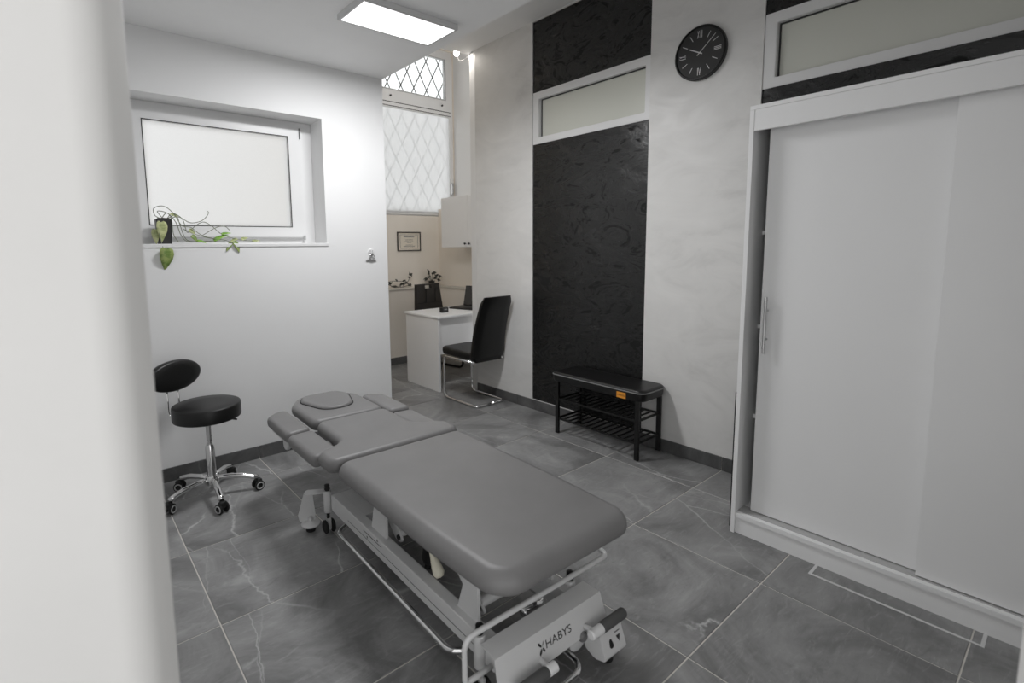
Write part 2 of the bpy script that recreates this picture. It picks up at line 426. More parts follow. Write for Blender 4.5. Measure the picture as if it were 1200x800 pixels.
# ------------------------------------------------------------------ walls and ceilings
WX0, WX1, WZ0, WZ1 = .30, 1.536, 1.453, 2.315          # opening of the small window
obj('wall_back', wall_holes(lambda a, b, d: (a, YB+d, b), (-.12, 2.03), (0, ZL+.7), [(WX0, WX1, WZ0, WZ1)], .28), 'paint_white', kind='structure', label='plain white wall with a small deep window')
obj('wall_left', box(-.12, -.02, .975, YB, 0, ZL+.1), 'paint_white', kind='structure', label='white side wall by the stool')
N1 = (1.95, 3.014, .088, ZH); N2 = (-1.3, 1.258, .088, ZH)
wr = obj('wall_right', wall_holes(lambda a, b, d: (XR+d, a, b), (-2.0, 3.745), (0, ZH), [(N1[0], N1[1], N1[2], 3.195), (N2[0], N2[1], N2[2], 3.195)], .30), 'stucco_grey', kind='structure', label='pale grey brushed stucco wall with black recessed panels')
def black_panel(y0, y1, z0, z1): return obj('black_panel', box(XR+.010, XR+.28, y0, y1, z0, z1), 'stucco_black', wr, label='glossy black textured plaster panel')
black_panel(N1[0], N1[1], N1[2], 2.24); black_panel(N1[0], N1[1], 2.65, 3.195)
black_panel(N2[0], N2[1], N2[2], 2.262); black_panel(N2[0], N2[1], 2.656, 3.195)
obj('trim_1', prism([(XR, 3.745), (XR+.042, 3.87), (XR+.30, 3.87), (XR+.30, 3.745)], 0, ZH+.0005), 'paint_white', kind='structure', label='pale chamfered end of the stucco wall by the desk')
obj('ceiling', box(-1.6, 2.03, -2.3, YB, ZL, ZL+.72), 'paint_ceiling', kind='structure', label='lower white ceiling over the treatment area')  # extended past the side wall over the unseen corridor to cut outside light
obj('ceiling', box(2.03, XR+.3, -2.3, 3.87, ZH, ZH+.72), 'paint_ceiling', kind='structure', label='higher white ceiling along the stucco wall')
obj('ceiling', box(1.9, 4.4, 3.87, 5.7, ZA, ZA+.1), 'paint_ceiling', kind='structure', label='high ceiling of the desk alcove')
# alcove
YF = 5.42
obj('wall_alcove_left', box(1.90, 2.03, YB+.28, YF+.12, 0, ZA), 'paint_cream', kind='structure', label='cream side wall of the desk alcove')
V2 = (2.55, 4.20, 1.81, 3.89)
obj('wall_far', wall_holes(lambda a, b, d: (a, YF+d, b), (1.9, 4.4), (0, ZA), [V2], .12), 'paint_cream', kind='structure', label='cream wall below the tall window')
obj('wall_far_ledge', box(2.03, 3.92, 5.29, YF, 0, .905), 'paint_cream', kind='structure', label='low cream wall carrying the ledge')
obj('wall_alcove_right', wall_holes(lambda a, b, d: (3.92+d, a, b), (3.87, YF), (0, 1.9), [], .28), 'paint_cream', kind='structure', label='cream wall under the white cabinet')
obj('wall_alcove_upper', box(4.20, 4.32, 3.87, YF, 1.9, ZA), 'paint_white', kind='structure', label='white wall beside the tall window')
ledge = obj('trim_2', prism([(2.03, 5.27), (3.80, 5.27), (3.80, 4.75), (3.92, 4.75), (3.92, YF), (2.03, YF)], .9055, .924, bev=.003), 'ledge_stone', kind='structure', label='grey stone ledge behind the desk')
obj('wall_alcove_low', box(3.82, 3.92, 4.77, 5.29, 0, .905), 'paint_cream', kind='structure', label='low cream wall below the ledge beside the desk')
# doorway the picture is taken through
n2 = Vector((math.cos(YAW), math.sin(YAW), 0)); t2 = Vector((n2.y, -n2.x, 0))
def dw(t, n, z): p = t2*t + n2*n; return Vector((p.x, p.y, z))
def jamb(name, t0, t1, n0, n1, label, r=.02):
    ol = fillet([dw(t0, n0, 0), dw(t1, n0, 0), dw(t1, n1, 0), dw(t0, n1, 0)], [0, r, .008, 0] if t1 > t0 else [0, r*.4, .006, 0], 8, closed=True)
    return obj(name, prism([(p.x, p.y) for p in ol], 0, ZL+.6), 'paint_jamb', kind='structure', smooth=True, sharp=40, label=label)
TL, TR, NN0, NN1 = -.447, .840, .640, .715
wl = jamb('wall_entrance', -2.2, TL, NN0, NN1, 'white rounded wall edge of the doorway in the left foreground', .034)
wrj = jamb('wall_entrance', 4.6, TR, NN0, NN1, 'white door jamb at the right edge of the doorway')
obj('strike_plate', prism([(p.x, p.y) for p in (dw(TR-.004, NN0+.03, 0), dw(TR+.002, NN0+.03, 0), dw(TR+.002, NN0+.07, 0), dw(TR-.004, NN0+.07, 0))], .93, .975), 'black_metal', wrj)

# skirting tiles
def skirting(name, fn, a0, a1, joints, label, h=.086):
    root = obj(name, fn(a0, a1, .0, h-.002, .006), 'grout', kind='structure', label=label)
    cuts = [a0]+sorted(j for j in joints if a0+.02 < j < a1-.02)+[a1]
    for p, q in zip(cuts, cuts[1:]): obj('skirting_tile', fn(p+.0016, q-.0016, .001, h, .010), 'marble_skirting', root)
skirting('baseboard_right', lambda a, b, z0, z1, t: box(XR-t, XR+.012, a, b, z0, z1), -1.2, 3.745, yl, 'dark stone skirting along the stucco wall')
skirting('baseboard_back', lambda a, b, z0, z1, t: box(a, b, YB-t, YB, z0, z1), -.02, 2.03, xl, 'dark stone skirting under the small window')
skirting('baseboard_far', lambda a, b, z0, z1, t: box(a, b, 5.29-t, 5.29, z0, z1), 2.03, 3.82, xl, 'dark stone skirting in the desk alcove')
# inspection hatch outline let into the floor, running under the wardrobe
hf = frame(lambda a, b, d: (a, b, .0002+d), 2.405, 2.80, .14, .675, .011, .0016)
obj('trim_3', hf, 'hatch_metal', kind='structure', label='thin pale metal hatch outline in the floor before the wardrobe')

# ------------------------------------------------------------------ windows
# small tilt window
YW = YB+.200
w1 = obj('window_1', frame(lambda a, b, d: (a, YW+d, b), WX0, WX1, WZ0, WZ1, (.075, .085, .045, .045), .07, .004), 'pvc', kind='structure', label='small white plastic tilt window set deep in the wall')
sx0, sx1, sz0, sz1 = WX0+.06, 1.455, WZ0+.038, 2.278
sash = obj('sash', frame(lambda a, b, d: (a, YW-.018+d, b), sx0, sx1, sz0, sz1, (.478-sx0, sx1-1.357, 1.573-sz0, sz1-2.203), .06, .004), 'pvc', w1)
obj('gasket', frame(lambda a, b, d: (a, YW-.0195+d, b), .474, 1.361, 1.569, 2.207, .005, .006), 'dark_line', sash)
pn = obj('pane', box(.47, 1.365, YW+.010, YW+.014, 1.565, 2.21), 'glass_frosted', sash)
pn.data.materials.append(MATS['glass_clear'])
for p_ in pn.data.polygons:
    if p_.normal.y > -.5: p_.material_index = 1
hd = bmesh.new(); box(1.438, 1.447, YW-.026, YW-.018, 2.195, 2.27, .002, bm=hd)
obj('hinge', hd, 'grey_knob', w1); obj('hinge', box(1.437, 1.455, YW-.030, YW-.018, 1.478, 1.512, .003), 'pvc_grey', w1)
obj('drip_rail', box(.48, 1.43, YW-.024, YW-.017, 1.494, 1.500), 'pvc_grey', w1)
obj('trim_4', box(WX0, WX1+.012, YB-.006, YW-.001, WZ0-.022, WZ0+.0005, .003), 'pvc', kind='structure', label='thin white sill under the small window')

# interior transom windows with frosted panes
def transom(name, y0, y1, z0, z1, label):
    w = obj(name, frame(lambda a, b, d: (XR+.006+d, a, b), y0, y1, z0, z1, (.04, .062, .052, .056), .09, .003), 'pvc', kind='structure', label=label)
    obj('bead', frame(lambda a, b, d: (XR+.040+d, a, b), y0+.038, y1-.060, z0+.050, z1-.054, .010, .02), 'dark_line', w)
    obj('pane', box(XR+.045, XR+.052, y0+.03, y1-.05, z0+.045, z1-.05), 'frosted_pane', w)
transom('window_2', N1[0], N1[1], 2.24, 2.65, 'white transom window with frosted pane between the black panels')
transom('window_3', N2[0], N2[1], 2.262, 2.656, 'white transom window with frosted pane above the wardrobe')

# tall window of the alcove: transom light above, blind below
w4 = obj('window_4', wall_holes(lambda a, b, d: (a, YF+.03+d, b), (V2[0], V2[1]), (V2[2], V2[3]), [(2.62, 4.095, 3.285, 3.79), (2.62, 4.14, 1.87, 3.13)], .06), 'pvc', kind='structure', label='tall white window with lattice above and pale blind below')
obj('pane', box(2.61, 4.105, YF+.055, YF+.061, 3.275, 3.80), 'glass_clear', w4); obj('pane', box(2.61, 4.15, YF+.055, YF+.061, 1.86, 3.14), 'glass_clear', w4)
for zc in (3.285, 3.79-.012): obj('bead', box(2.62, 4.095, YF+.024, YF+.032, zc, zc+.012), 'pvc_grey', w4)
obj('bead', box(4.083, 4.095, YF+.024, YF+.032, 3.285, 3.79), 'pvc_grey', w4)
for x in (2.80, 3.27, 4.03): obj('latch', cyl((x, YF+.03, 3.215), (x, YF+.012, 3.215), .011, 10), 'dark_line', w4)
obj('window_handle', box(4.15, 4.172, YF-.005, YF+.03, 2.10, 2.25, .006), 'brushed_steel', w4)
bx = thing('roller_blind', 'pale translucent roller blind pulled down over the alcove window', 'blind', (3.40, YF, 1.83))
ox, oz = -3.40, -1.83
obj('cassette', box(2.62+ox, 4.135+ox, -.012, .028, 3.07+oz, 3.155+oz, .006), 'pvc', bx)
for z in (3.082, 3.128): obj('cassette_groove', box(2.62+ox, 4.135+ox, -.0145, -.011, z+oz, z+.008+oz), 'dark_line', bx)
fb = bmesh.new()
for i_ in range(40):
    for j_ in range(2): fb.verts.new((2.63+ox+1.49*i_/39, .0105+.0012*math.sin(i_*1.3), (1.84 if j_ == 0 else 3.09)+oz))
fb.verts.ensure_lookup_table()
for i_ in range(39): fb.faces.new([fb.verts[k_] for k_ in (2*i_, 2*i_+2, 2*i_+3, 2*i_+1)])
obj('fabric', fb, 'blind_fabric', bx, smooth=True)
obj('hem_bar', box(2.63+ox, 4.12+ox, .003, .018, 1.822+oz, 1.842+oz, .004), 'pvc', bx)
# outside grille of crossing bars
gr = thing('window_grille', 'diamond lattice grille outside the alcove window', 'grille', (3.375, YF+.11, 1.81))
def clipbar(c, s):
    x0, x1, z0, z1 = -.80, .80, .02, 2.05; pts = []
    for x in (x0, x1):
        z = c+s*x
        if z0 <= z <= z1: pts.append((x, z))
    for z in (z0, z1):
        x = (z-c)/s
        if x0 < x < x1: pts.append((x, z))
    return pts if len(pts) == 2 else None
for s in (1.84, -1.84):
    k = -6.0
    while k < 14:
        q = clipbar(k*.35, s); k += 1
        if q: obj('lattice_bar', tube([(q[0][0], .004*(1 if s > 0 else -1), q[0][1]), (q[1][0], .004*(1 if s > 0 else -1), q[1][1])], .0065, 6), 'wire_dark', gr)

# ------------------------------------------------------------------ lights in the room
pl = thing('ceiling_panel_light', 'flat rectangular white panel light on the lower ceiling', 'light', (1.60, 2.548, ZL))
obj('housing', frame(lambda a, b, d: (a, b, -.032+d), -.30, .30, -.148, .148, .016, .0318, .002), 'white_metal', pl)
obj('diffuser', box(-.286, .286, -.134, .134, -.030, -.024), 'panel_emit', pl)
la = bpy.data.lights.new('panel_lamp', 'AREA'); la.shape = 'RECTANGLE'; la.size = .566; la.size_y = .262; la.energy = PANEL_WATTS; la.spread = math.radians(PANEL_SPREAD); la.color = (.985, .99, 1)
lo_ = bpy.data.objects.new('panel_lamp', la); COL.objects.link(lo_); lo_.parent = pl; lo_.location = (0, 0, -.0315)
bl = thing('bare_bulb', 'small glowing bulb on a bracket at the end of the stucco wall', 'light', (3.112, 3.871, 3.28))
obj('bracket', tube(fillet([(0, 0, .02), (0, .07, .02), (0, .090, -.002)], .02), .006, 8), 'white_plastic', bl, smooth=True)
obj('socket', lathe([(0, 0), (.012, 0), (.014, -.004), (.014, -.026), (0, -.026)], 14, mat=Matrix.Translation((0, .090, .004))), 'white_plastic', bl, smooth=True, sharp=40)
obj('bulb', lathe([(0, .0), (.012, -.002), (.022, -.018), (.025, -.032), (.020, -.048), (.009, -.057), (0, -.059)], 16, mat=Matrix.Translation((0, .090, -.020))), 'bulb_emit', bl, smooth=True)
obj('lamp_wire', tube(fillet([(.0, .03, .012), (.010, .10, -.06), (.028, .09, -.125), (.040, -.03, -.115), (.036, -.10, -.082)], .05), .0022, 6), 'wire_dark', bl, smooth=True)

# ------------------------------------------------------------------ massage table
T = thing('massage_table', 'grey padded height-adjustable massage table on a white steel frame', 'massage table', (1.16, 1.65, 0), math.radians(-1.56))
V = 'vinyl_grey'
obj('main_cushion', cushion([(-.327, .285), (-.320, -.40), (-.298, -.742), (.306, -.742), (.322, -.40), (.327, .285)], [.06, .6, .10, .085, .6, .06], .458, .528, .046), V, T, smooth=True)
obj('torso_cushion', cushion([(-.203, .825), (-.203, .500), (-.347, .432), (-.342, .292), (.342, .292), (.347, .432), (.203, .500), (.203, .825)], [.045, .08, .055, .05, .05, .055, .08, .045], .460, .525, .032), V, T, smooth=True)
hc = obj('head_cushion', cushion([(-.206, .835), (.206, .835), (.206, 1.19), (.115, 1.335), (-.115, 1.335), (-.206, 1.19)], [.045, .045, .12, .11, .11, .12], .462, .523, .030), V, T, smooth=True)
obj('face_plug', cushion([(-.085, .965), (.085, .965), (.150, 1.19), (.10, 1.285), (-.10, 1.285), (-.150, 1.19)], [.10, .10, .09, .07, .07, .09], .508, .538, .018), V, hc, smooth=True)
obj('plug_seam', cushion([(-.089, .961), (.089, .961), (.155, 1.19), (.104, 1.290), (-.104, 1.290), (-.155, 1.19)], [.10, .10, .09, .07, .07, .09], .512, .5262, .003), 'black_rubber', hc, smooth=True)
for s in (-1, 1):
    up = [(s*.226, .815), (s*.358, .798), (s*.360, 1.13), (s*.290, 1.195), (s*.228, 1.185)]
    lo = [(s*.219, .505), (s*.356, .430), (s*.360, .79), (s*.222, .80)]
    obj('armrest_pad', cushion(up, [.03, .03, .06, .05, .03], .446, .504, .024), V, T, smooth=True)
    obj('armrest_pad', cushion(lo, [.03, .03, .03, .03], .440, .500 if s < 0 else .492, .024), V, T, smooth=True)
    obj('armrest_bracket', tube(fillet([(s*.15, .70, .43), (s*.30, .70, .41), (s*.30, .95, .40), (s*.30, 1.00, .425)], .03), .011, 8), 'white_metal', T, smooth=True)
    obj('armrest_plate', box(min(s*.262, s*.34), max(s*.262, s*.34), .845, 1.10, .428, .445, .003), 'white_metal', T)
    obj('armrest_plate', box(min(s*.262, s*.34), max(s*.262, s*.34), .50, .76, .422, .439, .003), 'white_metal', T)
    obj('pivot_disc', lathe([(0, -.012), (.030, -.012), (.034, -.006), (.034, .006), (.030, .012), (0, .012)], 20, mat=Matrix.Translation((s*.300, .98, .385)) @ Matrix.Rotation(PI/2, 4, 'Y')), 'white_metal', T, smooth=True, sharp=40)
# upper frame
for s in (-1, 1):
    obj('upper_rail', box(s*.215-.02, s*.215+.02, -.62, .62, .410, .457, .004), 'white_metal', T)
for v in (-.60, .25, .58): obj('upper_crossbar', box(-.235, .235, v-.02, v+.02, .412, .455, .004), 'white_metal', T)
obj('head_support', box(-.03, .03, .60, 1.22, .425, .459, .004), 'white_metal', T)
# base frame
for s in (-1, 1):
    r = obj('base_rail', box(s*.180-.024, s*.180+.024, -.60, .64, .118, .200, .004), 'white_metal', T)
    obj('rail_groove', box(s*.2045-.0006, s*.2045+.0006, -.50, .45, .150, .1515), 'grey_print', r)
    if s < 0:
        lv = obj('level_print', box(-.2052, -.2042, .12, .285, .176, .179), 'grey_print', r)
        for vv in (.155, .25): obj('arrow_print', prism([(-.006, .0), (.006, .0), (0, .012)], -.0004, .0004, basis((-.2048, vv, .166 if vv > .2 else .186), (0, -1, 0), (0, 0, -1 if vv > .2 else 1))), 'grey_print', r)
    # two tapered uprights per side carrying the top
    for v0, v1, w0, w1 in ((-.490, -.375, -.490, -.448), (.125, .260, .128, .205)):
        obj('upright_plate', prism([(v0, .195), (v1, .195), (w1, .412), (w0, .412)], s*.172-.006, s*.172+.006, basis((0, 0, 0), (0, 1, 0), (0, 0, 1)), .002), 'white_metal', T)
    # lifting arms of the parallelogram
    for v in (-.44, .10):
        obj('lifting_arm', prism([(p.x, p.y) for p in fillet([(v-.040, .185), (v+.03, .185), (v+.27, .385), (v+.18, .40)], .02, 4, closed=True)], s*.125-.005, s*.125+.005, basis((0, 0, 0), (0, 1, 0), (0, 0, 1))), 'white_metal', T)
        obj('pivot_bolt', cyl((s*.118, v, .205), (s*.137, v, .205), .011, 10), 'black_plastic', T)
for v, z in ((-.43, .215), (.11, .215), (-.22, .375), (.32, .375)):
    obj('cross_tube', cyl((-.125, v, z), (.125, v, z), .019, 14), 'white_metal', T, smooth=True, sharp=40)
for v in (-.585, .615): obj('base_crossbar', box(-.205, .205, v-.03, v+.03, .125, .198, .004), 'white_metal', T)
obj('base_cover', box(-.158, .158, .36, .60, .185, .1995, .002), 'white_metal', T)
obj('actuator_motor', lathe([(0, 0), (.034, 0), (.036, .01), (.036, .15), (.030, .17), (.016, .18), (.016, .40), (0, .40)], 16, mat=basis((0.02, .06, .20), (1, 0, 0), (0, .25, -.9)) @ Matrix.Rotation(PI*.5, 4, 'X').inverted() @ Matrix.Identity(4)), 'grey_print', T, smooth=True, sharp=40)
obj('hand_control', lathe([(0, 0), (.006, .0), (.007, .03), (.011, .055), (.020, .10), (.022, .122), (.014, .134), (0, .137)], 16, mat=Matrix.Translation((-.148, -.150, .318)) @ Vector((0, 0, 1)).rotation_difference(Vector((.0, -.60, -.80))).to_matrix().to_4x4()), 'cream_plastic', T, smooth=True)
# casters with sleeves
def caster(u, v):
    sl = obj('caster_sleeve', lathe([(0, .105), (.017, .105), (.019, .108), (.019, .212), (.017, .216), (0, .216)], 18, mat=Matrix.Translation((u, v, 0))), 'white_metal', T, smooth=True, sharp=40)
    obj('caster_knob', lathe([(0, .214), (.010, .214), (.010, .220), (.014, .222), (.014, .232), (.010, .235), (.010, .238), (.013, .240), (.013, .247), (.006, .250), (0, .250)], 14, mat=Matrix.Translation((u, v, 0))), 'black_plastic', sl, smooth=True, sharp=35)
    obj('caster_rod', cyl((u, v, .05), (u, v, .11), .008, 10), 'black_metal', sl)
    obj('caster_fork', box(u-.009, u+.009, v-.020, v+.012, .018, .074, .004), 'pvc_grey', sl)
    for d in (-.018, .018): obj('wheel', lathe([(0, -.008), (.026, -.008), (.033, -.004), (.033, .004), (.026, .008), (0, .008)], 20, mat=Matrix.Translation((u+d, v-.006, .033)) @ Matrix.Rotation(PI/2, 4, 'Y')), 'black_rubber', sl, smooth=True, sharp=40)
    obj('sleeve_clamp', box(u+(.016 if u < 0 else -.045), u+(.045 if u < 0 else -.016), v-.008, v+.008, .135, .160, .003), 'white_metal', sl)
for u, v in ((-.214, .668), (.214, .668), (-.212, -.540), (.206, -.540)): caster(u, v)
# levelling feet: a bent plate with a round toe and rubber puck
def foot(u, v, s, prn=False):
    f = obj('foot_plate', prism([(p.x, p.y) for p in fillet([(-.022, .200), (.016, .200), (.050, .080), (.044, .045), (-.030, .045), (-.034, .080)], [.0, .012, .03, .015, .015, .03], 5, closed=True)], -.002, .002, basis((u, v, 0), (s*.93, .36, 0), (0, 0, 1))), 'white_metal', T)
    obj('foot_tab', prism([(p.x, p.y) for p in fillet([(u+s*.0, v+.02), (u+s*.03, v-.03), (u-s*.075, v-.07), (u-s*.085, v-.03)], .015, 4, closed=True)], .196, .201), 'white_metal', f)
    obj('foot_toe', lathe([(0, .030), (.042, .030), (.046, .034), (.046, .040), (.040, .046), (.010, .054), (.010, .072), (0, .074)], 20, mat=Matrix.Translation((u-s*.004, v-.016, 0))), 'white_metal', f, smooth=True, sharp=40)
    obj('rubber_foot', lathe([(0, 0), (.022, 0), (.024, .006), (.022, .030), (0, .030)], 16, mat=Matrix.Translation((u-s*.004, v-.016, 0))), 'black_rubber', f, smooth=True, sharp=40)
foot(-.285, .750, -1); foot(.285, .750, 1)
# printed foot shell at the near right corner
cs = fillet([(-.738, .046, 0), (-.690, .030, 0), (-.640, .050, 0), (-.652, .112, 0), (-.702, .140, 0)], [.014, .03, .02, .03, .02], 5, closed=True)
shell = obj('foot_shell', prism([(p.x, p.y) for p in cs], .162, .276, basis((0, 0, 0), (0, 1, 0), (0, 0, 1)), .002), 'white_metal', T)
sy = Vector((0, .036, .094)).normalized(); so = Vector((0, -.720, .093))
def on_shell(u, h): return basis(so+sy*h+Vector((u, 0, 0)), (1, 0, 0), sy)
obj('drop_print', prism([(p.x, p.y) for p in fillet([(-.012, -.022), (.012, -.022), (.0, .024)], .008, 4, closed=True)], 0, .0008, on_shell(.205, .0)), 'black_plastic', shell)
obj('arrow_print', prism([(-.010, .008), (.010, .008), (0, -.012)], 0, .0008, on_shell(.245, -.004)), 'grey_print', shell)
obj('line_print', prism([(-.013, .0), (.013, .0), (.013, .003), (-.013, .003)], 0, .0008, on_shell(.245, .014)), 'grey_print', shell)
obj('rubber_foot', lathe([(0, 0), (.022, 0), (.024, .006), (.022, .039), (0, .039)], 16, mat=Matrix.Translation((.222, -.690, 0))), 'black_rubber', shell, smooth=True, sharp=40)
obj('shell_arm', tube(fillet([(.20, -.56, .15), (.215, -.62, .12), (.218, -.655, .09)], .03), .012, 8), 'white_metal', shell, smooth=True)
# end panel with the maker's name
P0, P1, P2 = (-.572, .214), (-.640, .208), (-.664, .108)
ep = bmesh.new(); th = .004
prof = [P0, P1, P2]; us = ((-.232, .240), (-.236, .248), (-.240, .262))
vs = [[ep.verts.new((us[i][k], prof[i][0], prof[i][1])) for k in (0, 1)] for i in range(3)]
vb = [[ep.verts.new((us[i][k], prof[i][0]+th*.6, prof[i][1]-th)) for k in (0, 1)] for i in range(3)]
for i in range(2):
    ep.faces.new((vs[i][0], vs[i][1], vs[i+1][1], vs[i+1][0])); ep.faces.new((vb[i][0], vb[i+1][0], vb[i+1][1], vb[i][1]))
    for k in (0, 1): ep.faces.new((vs[i][k], vs[i+1][k], vb[i+1][k], vb[i][k]))
ep.faces.new((vs[0][0], vb[0][0], vb[0][1], vs[0][1])); ep.faces.new((vs[2][0], vs[2][1], vb[2][1], vb[2][0]))
panel = obj('end_panel', ep, 'white_metal', T, label='white end panel with dark lettering')
fy = (Vector((0, P1[0], P1[1]))-Vector((0, P2[0], P2[1]))).normalized(); fc = Vector((0, (P1[0]+P2[0])/2, (P1[1]+P2[1])/2))
LOGO_U = -.050
Mt = basis(fc + Vector((LOGO_U, 0, 0)) + fy*.001, (1, 0, 0), fy)
obj('lettering', text_bm('HABYS', .036, Mt @ Matrix.Translation((.014, 0, .0004)) @ Matrix.Scale(1.12, 4, (1, 0, 0)), .0004), 'grey_print', panel, label='dark HABYS lettering')
def petal(ax, ay, bx_, by_, w, mat):
    d = Vector((bx_-ax, by_-ay)); p = Vector((-d.y, d.x)).normalized()*w; a = Vector((ax, ay)); b = Vector((bx_, by_))
    o = [a, a+d*.3+p, a+d*.75+p, b, b+(-d)*.25-p, b+(-d)*.7-p]
    obj('logo_stroke', prism([(q.x, q.y) for q in o], 0, .0008, Mt), mat, panel)
petal(-.002, .001, -.016, .019, .0035, 'black_plastic'); petal(-.002, -.001, -.013, -.021, .004, 'black_plastic')
petal(.001, -.001, .010, -.017, .0035, 'black_plastic'); petal(.001, .001, .009, .017, .002, 'grey_knob')
# white brake bar looping past the end panel
obj('brake_bar', tube(fillet([(-.215, -.600, .150), (-.318, -.603, .150), (-.318, -.603, .292), (.322, -.612, .300), (.322, -.565, .312)], [0, .018, .035, .018, 0], 6), .0085, 10), 'white_metal', T, smooth=True)
for u in (-.205, .205): obj('bar_clip', cyl((u, -.545, .226), (u, -.600, .285), .006, 8), 'black_plastic', T)
# pedals with grey rubber rollers
for a, b, cz in ((.122, .300, .142), (-.190, -.045, .128)):
    v = -.702; c0, c1 = (a, a+.055) if a > 0 else (b-.035, b); g0, g1 = (a+.055, b) if a > 0 else (a, b-.035)
    pr = obj('pedal_lever', tube(fillet([(.5*(c0+c1), -.60, .13), (.5*(c0+c1), -.68, cz-.004), (.5*(c0+c1), v, cz)], .03), .010, 8), 'white_metal', T, smooth=True)
    obj('pedal_collar', lathe([(0, 0), (.013, 0), (.0165, .004), (.0165, c1-c0), (0, c1-c0)], 18, mat=Matrix.Translation((c0, v, cz)) @ Matrix.Rotation(PI/2, 4, 'Y')), 'white_plastic', pr, smooth=True, sharp=40)
    obj('pedal_roller', lathe([(0, 0), (.016, 0), (.018, .004), (.018, g1-g0-.006), (.015, g1-g0), (0, g1-g0)], 18, mat=Matrix.Translation((g0, v, cz)) @ Matrix.Rotation(PI/2, 4, 'Y')), 'grey_rubber', pr, smooth=True, sharp=40)
obj('hub_disc', lathe([(0, 0), (.038, 0), (.042, .004), (.042, .018), (.030, .024), (0, .024)], 22, mat=basis((.128, -.628, .092), (1, 0, 0), (0, 0, 1))), 'white_metal', T, smooth=True, sharp=40)
obj('hub_knob', lathe([(0, 0), (.018, 0), (.018, .012), (.014, .018), (0, .018)], 16, mat=basis((.135, -.652, .108), (1, 0, 0), (0, 0, 1))), 'grey_knob', T, smooth=True, sharp=40)
# chrome control bars close to the floor
for s in (-1, 1):
    obj('control_bar', tube(fillet([(s*.10, .555, .10), (s*.175, .548, .068), (s*.222, .53, .060), (s*.222, -.385, .060), (s*.185, -.415, .062), (s*.08, -.42, .085)], [0, .03, .035, .05, .03, 0], 6), .012, 12), 'chrome', T, smooth=True)
obj('pedal_loop', tube(fillet([(.085, -.42, .075), (.085, -.705, .050), (-.115, -.715, .050), (-.115, -.42, .075)], .045, 7), .012, 12), 'chrome', T, smooth=True)
obj('power_cable', tube(fillet([(-.23, -.575, .11), (-.245, -.60, .06), (-.262, -.66, .006), (-.10, -.72, .005), (.02, -.56, .005)], .05), .003, 6), 'pvc_grey', T, smooth=True)

# ------------------------------------------------------------------ rolling stool
S = thing('rolling_stool', 'round black stool with oval backrest on a chrome caster base', 'stool', (.607, 3.115, 0))
obj('seat', lathe([(0, .470), (.170, .470), (.176, .473), (.178, .480), (.178, .543), (.176, .549), (.170, .552), (.10, .554), (0, .554)], 48), 'leather_black', S, smooth=True, sharp=50)
obj('seat_plate', box(-.08, .08, -.08, .08, .458, .470), 'black_metal', S)
obj('gas_lift', lathe([(0, .30), (.014, .30), (.014, .46), (0, .46)], 16), 'brushed_steel', S, smooth=True, sharp=40)
obj('lift_sleeve', lathe([(0, .10), (.024, .10), (.026, .12), (.025, .295), (.020, .31), (0, .31)], 20), 'chrome', S, smooth=True, sharp=40)
obj('lift_lever', tube(fillet([(.02, -.02, .462), (.10, -.09, .462), (.13, -.105, .455)], .02), .005, 8), 'black_metal', S, smooth=True)
hub = obj('base_hub', lathe([(0, .075), (.034, .075), (.038, .085), (.036, .115), (.028, .125), (0, .125)], 20), 'chrome', S, smooth=True, sharp=40)
for k in range(5):
    a = math.radians(-92+72*k); c, s = math.cos(a), math.sin(a)
    def P(r, z): return (c*r, s*r, z)
    pts = [P(.02, .108), P(.08, .108), P(.16, .100), P(.215, .082), P(.240, .070)]
    bm = tube(fillet(pts, .05, 3), .016, 10, radii=None)
    for vv in bm.verts: vv.co.z = .09+(vv.co.z-.09)*.9
    leg = obj('base_leg', bm, 'chrome', S, smooth=True)
    obj('caster_housing', box(-.012, .020, -.020, .020, .030, .066, .008), 'black_plastic', leg).matrix_local = Matrix.Translation((c*.243, s*.243, 0)) @ Matrix.Rotation(a+.5, 4, 'Z')
    for d in (-.021, .021):
        w = obj('caster_wheel', lathe([(0, -.007), (.024, -.007), (.0285, -.003), (.0285, .003), (.024, .007), (0, .007)], 20, mat=Matrix.Rotation(PI/2, 4, 'X')), 'black_rubber', leg, smooth=True, sharp=40)
        w.matrix_local = Matrix.Translation((c*.243, s*.243, .0285)) @ Matrix.Rotation(a+.5, 4, 'Z') @ Matrix.Translation((0, d, 0))
        rg = obj('wheel_ring', tube([(math.cos(q*PI/10)*.0185, math.copysign(.0065, d), math.sin(q*PI/10)*.0185) for q in range(20)], .0038, 6, closed=True), 'pvc_grey', w, smooth=True)
# oval backrest on two rods
bc = Vector((-.122, .172, .700)); nb = Vector((.50, -.866, 0)).normalized(); rb_ = Vector((0, 0, 1)).cross(nb)
Mb = basis(bc, rb_, (0, 0, 1))
bm = bmesh.new(); rings = []
for i, (sc_, dz) in enumerate(((.0, -.022), (.6, -.022), (.9, -.021), (.97, -.016), (1.0, 0), (.97, .016), (.9, .022), (.6, .026), (0, .027))):
    rings.append([bm.verts.new(Mb @ Vector((math.cos(2*PI*k/32)*.170*sc_, math.sin(2*PI*k/32)*.090*sc_, dz))) for k in range(32)] if sc_ else [bm.verts.new(Mb @ Vector((0, 0, dz)))])
for A, B in zip(rings, rings[1:]):
    for k in range(32):
        q = list(dict.fromkeys([A[k % len(A)], A[(k+1) % 32 % len(A)], B[(k+1) % 32 % len(B)], B[k % len(B)]])); bm.faces.new(q)
obj('backrest', bm, 'leather_black', S, smooth=True)
